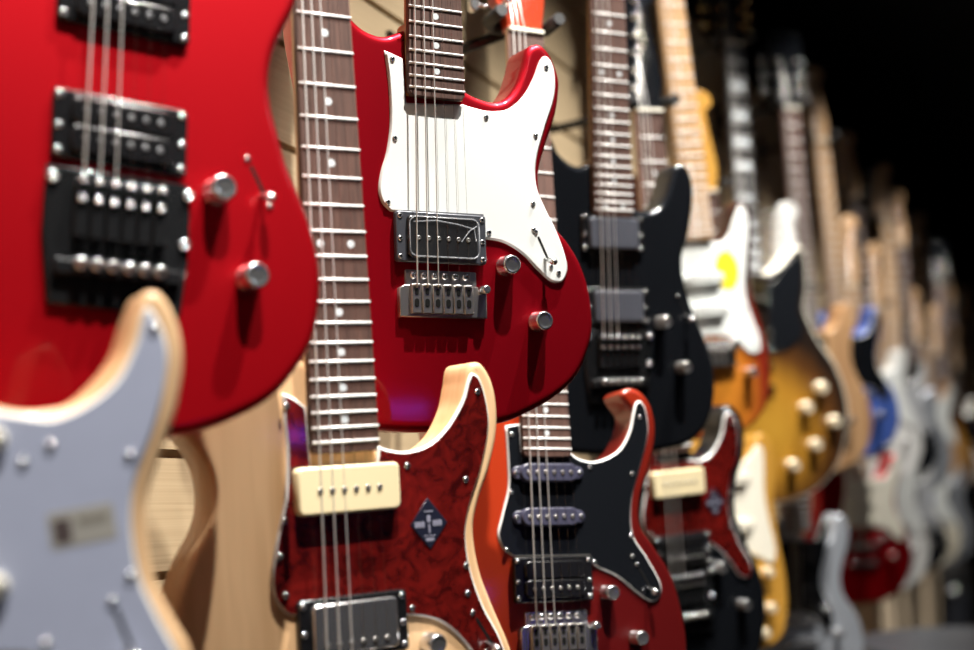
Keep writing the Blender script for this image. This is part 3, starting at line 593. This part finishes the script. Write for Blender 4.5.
# ------------------------------------------------------------------ the receding rows; x is the distance along the wall
def far_guitar(x, z, y, row, d):
    s = dict(loc=(x, y, z), rot=(27 + random.uniform(-2, 2), random.uniform(-1, 1), random.uniform(-2, .5) - d.pop('lean', 0)), group=UP if row else LO, far=True, round=5, knobs=[(62, 20), (92, -28)], metal='chrome', bridge='post')
    s.update(d); near.append(s)
hum = [('humbucker', 0, 134), ('humbucker', 0, 44)]
sss = lambda m: [('single', 0, 152, m), ('single', 0, 108, m), ('single', 0, 62, m)]
FU = [  # Z-ish order along the upper row
 dict(label='peach-coloured guitar just past the big sunburst one in the upper row', paint='peach', body=TEE, head='symmetric', head_mat='black', neck='dark_neck', pickups=hum, dz=.04, lean=4),
 dict(label='bright blue guitar with black and silver fittings in the upper row', paint='blue', body=STRAT, guard=STRAT_GUARD, guard_mat='blackpg', head_mat='maple', neck='maple', board='maple', pickups=hum, knob_r=11, dz=.1, lean=4),
 dict(label='white guitar with a white pickguard, next after the blue one in the upper row', paint='white', body=TEE, guard=STRAT_GUARD, guard_mat='whitepl', head_mat='maple', neck='maple', pickups=sss('ivory'), lean=3),
 dict(label='black guitar with silver-grey pickguard beyond the upper white one', paint='black', body=STRAT, guard=STRAT_GUARD, guard_mat='silverpg', head_mat='maple', neck='maple', board='maple', pickups=sss('blackpl')),
 dict(label='silver-white guitar with chrome fittings, fifth in the receding upper row', paint='silver', body=SINGLE_CUT, head_mat='maple', neck='maple', pickups=hum, knob_r=11),
 dict(label='peach-wood guitar with white pickguard near the right edge, upper row', paint='peach', body=STRAT, guard=STRAT_GUARD, guard_mat='whitepl', head_mat='maple', neck='maple', board='maple', pickups=sss('ivory')),
 dict(label='dark brown guitar far along the upper row', paint='burst5', body=SINGLE_CUT, head='symmetric', head_mat='black', neck='dark_neck', pickups=hum),
 dict(label='white guitar with black pickguard far along the upper row', paint='white', body=STRAT, guard=STRAT_GUARD, guard_mat='blackpg', head_mat='maple', neck='maple', pickups=hum),
 dict(label='red guitar far along the upper row', paint='red', body=TEE, head_mat='maple', neck='maple', pickups=hum),
 dict(label='farthest guitar of the upper row, black', paint='black', body=STRAT, head_mat='maple', neck='maple', pickups=hum),
]
M['ebony'] = plain('ebony board', (.015, .014, .014), .4)
M['silverpg'] = plain('silver grey plastic', (.35, .36, .38), .3)
for (x, d) in zip([3.00, 3.43, 3.90, 4.32, 4.72, 5.12, 5.66, 6.30, 7.1, 8.0], FU):
    d['hanger'] = 'wall hanger holding the ' + d['label'].split(',')[0].replace(' near the right edge', '').replace(', right of the honey-yellow one', '').replace(' with chrome fittings', '').replace(' past the pale wooden plinth', '').replace(' and white headstock', '').replace('just past the big sunburst one in', 'of')
    far_guitar(x, 1.60 + d.pop('dz', 0) * .5, .55, 1, d)
FL = [
 dict(label='silver-grey guitar with black pickguard and white headstock, right of the honey-yellow one', paint='silver', body=[(a, c-32, *r) for a, c, *r in STRAT], guard=[(a-50 if a > 30 else a-14, c-32, *r) for a, c, *r in STRAT_GUARD], guard_mat='blackpg', head_mat='white', neck='dark_neck', pickups=hum, drop=.115),
 dict(label='red guitar with a cream-white pickguard, in the lower row below the blue one', paint='red', body=TEE, guard=STRAT_GUARD, guard_mat='ivory', head_mat='maple', neck='maple', board='maple', pickups=sss('ivory')),
 dict(label='tall white guitar beside the red and cream one, lower row', paint='white', body=TEE, guard=STRAT_GUARD, guard_mat='whitepl', head_mat='maple', neck='maple', board='maple', pickups=sss('ivory')),
 dict(label='black guitar with a grey pickguard right of the tall white one', paint='black', body=STRAT, guard=STRAT_GUARD, guard_mat='silverpg', head_mat='maple', neck='maple', pickups=hum),
 dict(label='cream guitar with white pickguard near the right edge, lower row', paint='cream_body', body=STRAT, guard=STRAT_GUARD, guard_mat='whitepl', head_mat='maple', neck='maple', pickups=sss('blue')),
 dict(label='pale blue-grey guitar at the right edge, lower row', paint='silver', body=TEE, head_mat='maple', neck='maple', pickups=hum),
 dict(label='black guitar far along the lower row', paint='black', body=SINGLE_CUT, head_mat='maple', neck='maple', pickups=hum),
 dict(label='farthest guitar of the lower row, natural wood', paint='peach', body=STRAT, head_mat='maple', neck='maple', pickups=hum),
]
for (x, d) in zip([2.80, 3.60, 4.04, 4.50, 5.00, 5.50, 6.2, 7.2], FL):
    d['hanger'] = 'wall hanger holding the ' + d['label'].split(',')[0].replace(' near the right edge', '').replace(', right of the honey-yellow one', '').replace(' with chrome fittings', '').replace(' past the pale wooden plinth', '').replace(' and white headstock', '').replace('just past the big sunburst one in', 'of')
    far_guitar(x, 1.31 - d.pop('drop', 0), .55, 0, d)
for s in near: make_guitar(s)

# ------------------------------------------------------------------ the setting (metres)
def mesh_obj(name, verts, faces, mat, smooth=False, kind='structure', parent=None):
    me = bpy.data.meshes.new(name); me.from_pydata(verts, [], faces); me.materials.append(mat); me.update()
    o = bpy.data.objects.new(name, me); COL.objects.link(o)
    if kind: o['kind'] = kind
    if parent: o.parent = parent
    return o
def cuboid(name, a, b, mat, **k):
    x0, y0, z0 = a; x1, y1, z1 = b
    v = [(x0,y0,z0),(x1,y0,z0),(x1,y1,z0),(x0,y1,z0),(x0,y0,z1),(x1,y0,z1),(x1,y1,z1),(x0,y1,z1)]
    return mesh_obj(name, v, [[3,2,1,0],[4,5,6,7],[0,1,5,4],[1,2,6,5],[2,3,7,6],[3,0,4,7]], mat, **k)
slatm = wood('slat board', (.36, .27, .16), (.50, .39, .245), 3, 3, 420, .55, 0, (.2, .8), bump=.1)
darkw = plain('dark painted wall', (.010, .010, .016), .8)
floorm = wood('dark floor boards', (.03, .022, .016), (.07, .05, .035), 3, 40, 10, .4)
prof = []; zt = 2.44; z = 0.0; pitch = .1057; off = 1.376 % pitch; g = .0040
prof.append((WALL_Y, 0))
k = 0
while off + k*pitch + g < zt:
    zc = off + k*pitch
    if zc - g > 0:
        prof += [(WALL_Y, zc-g), (WALL_Y+.009, zc-g), (WALL_Y+.009, zc-.010), (WALL_Y+.0135, zc-.010), (WALL_Y+.0135, zc+.010), (WALL_Y+.009, zc+.010), (WALL_Y+.009, zc+g), (WALL_Y, zc+g)]
    k += 1
prof.append((WALL_Y, zt)); prof.append((WALL_Y+.10, zt)); prof.append((WALL_Y+.10, 0))
n_ = len(prof); X0, X1 = -1.5, 12.0
vs = [(X0, y, z) for y, z in prof] + [(X1, y, z) for y, z in prof]
mesh_obj('wall_left', vs, [[i, (i+1) % n_, n_+(i+1) % n_, n_+i] for i in range(n_)] + [list(range(n_))[::-1], [n_+i for i in range(n_)]], slatm)
cuboid('floor', (-3, -4, -.1), (13, 3.2, 0), floorm)
cuboid('ceiling', (-3, -4, 3.3), (13, 3.2, 3.4), darkw)
cuboid('wall_far', (12.9, -4, 0), (13, 3.2, 3.3), darkw)
cuboid('wall_behind', (-3, 3.1, 0), (13, 3.2, 3.3), darkw)
cuboid('wall_right', (-3, -4, 0), (13, -3.9, 3.3), darkw)
cuboid('wall_near', (-3, -4, 0), (-2.9, 3.2, 3.3), darkw)

# wooden plinth of upright boards under the far guitars
def thing(name, label, cat, loc, group=None):
    o = bpy.data.objects.new(name, None); COL.objects.link(o); o.location = loc; o['label'] = label; o['category'] = cat
    if group: o['group'] = group
    return o
t = thing('display_plinth', 'pale wooden plinth of upright boards under the far end of the guitar wall', 'plinth', (4.95, .70, 0))
palew = wood('pale upright boards', (.50, .38, .25), (.72, .58, .42), 30, 30, 3, .6)
mb = MB()
for k in range(6):
    x = -825 + k*275; box(mb, x+137, -88, 269, 22, 0, 1130, 3, 2)
o = mb.build('front_boards', palew, t)
mb = MB(); 
box(mb, 0, -28, 1650, 144, 1132, 1146, 6, 3)
mb.build('top', palew, t)
for sx in (-810, 810):
    mb = MB(); box(mb, sx, -25, 22, 103, 0, 1131, 3, 2); mb.build('side_panel', palew, t)

def amplifier(loc, w, d, h, label):
    t = thing('amplifier', label, 'amplifier', loc, 'amplifiers on the floor by the far guitars')
    mb = MB(); box(mb, 0, 0, w, d, 12, h, 25, 12); mb.build('cabinet', 'rubber', t)
    mb = MB()
    v = [(-w/2+25, -d/2-3, 40), (w/2-25, -d/2-3, 40), (w/2-25, -d/2-3, h-110), (-w/2+25, -d/2-3, h-110)]
    mb.add(v + [(a, b+8, c) for a, b, c in v], [[0,1,2,3],[7,6,5,4],[0,4,5,1],[1,5,6,2],[2,6,7,3],[3,7,4,0]], 0, True); mb.build('grille', 'greypl', t)
    mb = MB(); tube(mb, [(-90, 0, h-2), (-80, 0, h+22), (80, 0, h+22), (90, 0, h-2)], 9, 8); mb.build('handle', 'rubber', t)
    for k in range(5):
        mb = MB(); lathe(mb, [(10, 0), (10, 10), (7, 14)], (-w/2+90+k*50, -d/2-2, h-65), (0, -1, 0), 12); mb.build('control_knob', 'chrome', t)
    for sx in (-1, 1):
        for sy in (-1, 1):
            mb = MB(); lathe(mb, [(16, 0), (16, 14)], (sx*(w/2-50), sy*(d/2-50), 0), (0, 0, 1), 12); mb.build('foot', 'rubber', t)
    return t
amplifier((6.35, .66, 0), 1000, 150, 1110, 'black amplifier stack standing past the pale wooden plinth by the wall')
t = thing('display_table', 'round dark grey display table top at the bottom right corner', 'table', (3.12, .095, 0))
mb = MB(); lathe(mb, [(392, 1100), (400, 1106), (400, 1130), (394, 1138)], (0, 0, 0), (0, 0, 1), 64); mb.build('table_top', plain('dark grey laminate', (.035, .038, .045), .35), t)
mb = MB(); lathe(mb, [(35, 18), (32, 40), (32, 1101)], (0, 0, 0), (0, 0, 1), 24); mb.build('pedestal', 'satin', t)
mb = MB(); lathe(mb, [(270, 0), (270, 8), (60, 22), (36, 30)], (0, 0, 0), (0, 0, 1), 48); mb.build('base', 'darkmetal', t)

# ------------------------------------------------------------------ light: ceiling spots in a row in front of the wall, dim room
w = bpy.data.worlds.new('World'); scn.world = w; w.use_nodes = True
w.node_tree.nodes['Background'].inputs['Color'].default_value = (.5, .6, 1, 1)
w.node_tree.nodes['Background'].inputs['Strength'].default_value = .013
def spot(x, y, z, tx, ty, tz, e, cone, blend, r, col=(1, .93, .84)):
    l = bpy.data.lights.new('ceiling_spot', 'SPOT'); l.energy = e; l.spot_size = math.radians(cone); l.spot_blend = blend; l.shadow_soft_size = r; l.color = col
    o = bpy.data.objects.new('ceiling_spot', l); COL.objects.link(o); o.location = (x, y, z)
    o.rotation_euler = (Vector((tx, ty, tz)) - Vector((x, y, z))).to_track_quat('-Z', 'Y').to_euler(); return o
LIGHTS()

# ------------------------------------------------------------------ camera
cam = bpy.data.cameras.new('camera'); co = bpy.data.objects.new('camera', cam); COL.objects.link(co)
co.location = (0, 0, 1.45)
V = VH*math.cos(PITCH) + Vector((0, 0, math.sin(PITCH)))
U = RT.cross(V)
co.matrix_world = Matrix.Translation(co.location) @ Matrix((RT, U, -V)).transposed().to_4x4()
cam.sensor_width = 36; cam.lens = 1400/974*36; cam.clip_start = .02
cam.dof.use_dof = True; cam.dof.focus_distance = 1.262; cam.dof.aperture_fstop = 2.6
scn.camera = co
scn.view_settings.view_transform = 'Standard'; scn.view_settings.look = 'None'
scn.view_settings.exposure = EXPOSURE; scn.view_settings.gamma = 1; scn.view_settings.use_curve_mapping = False
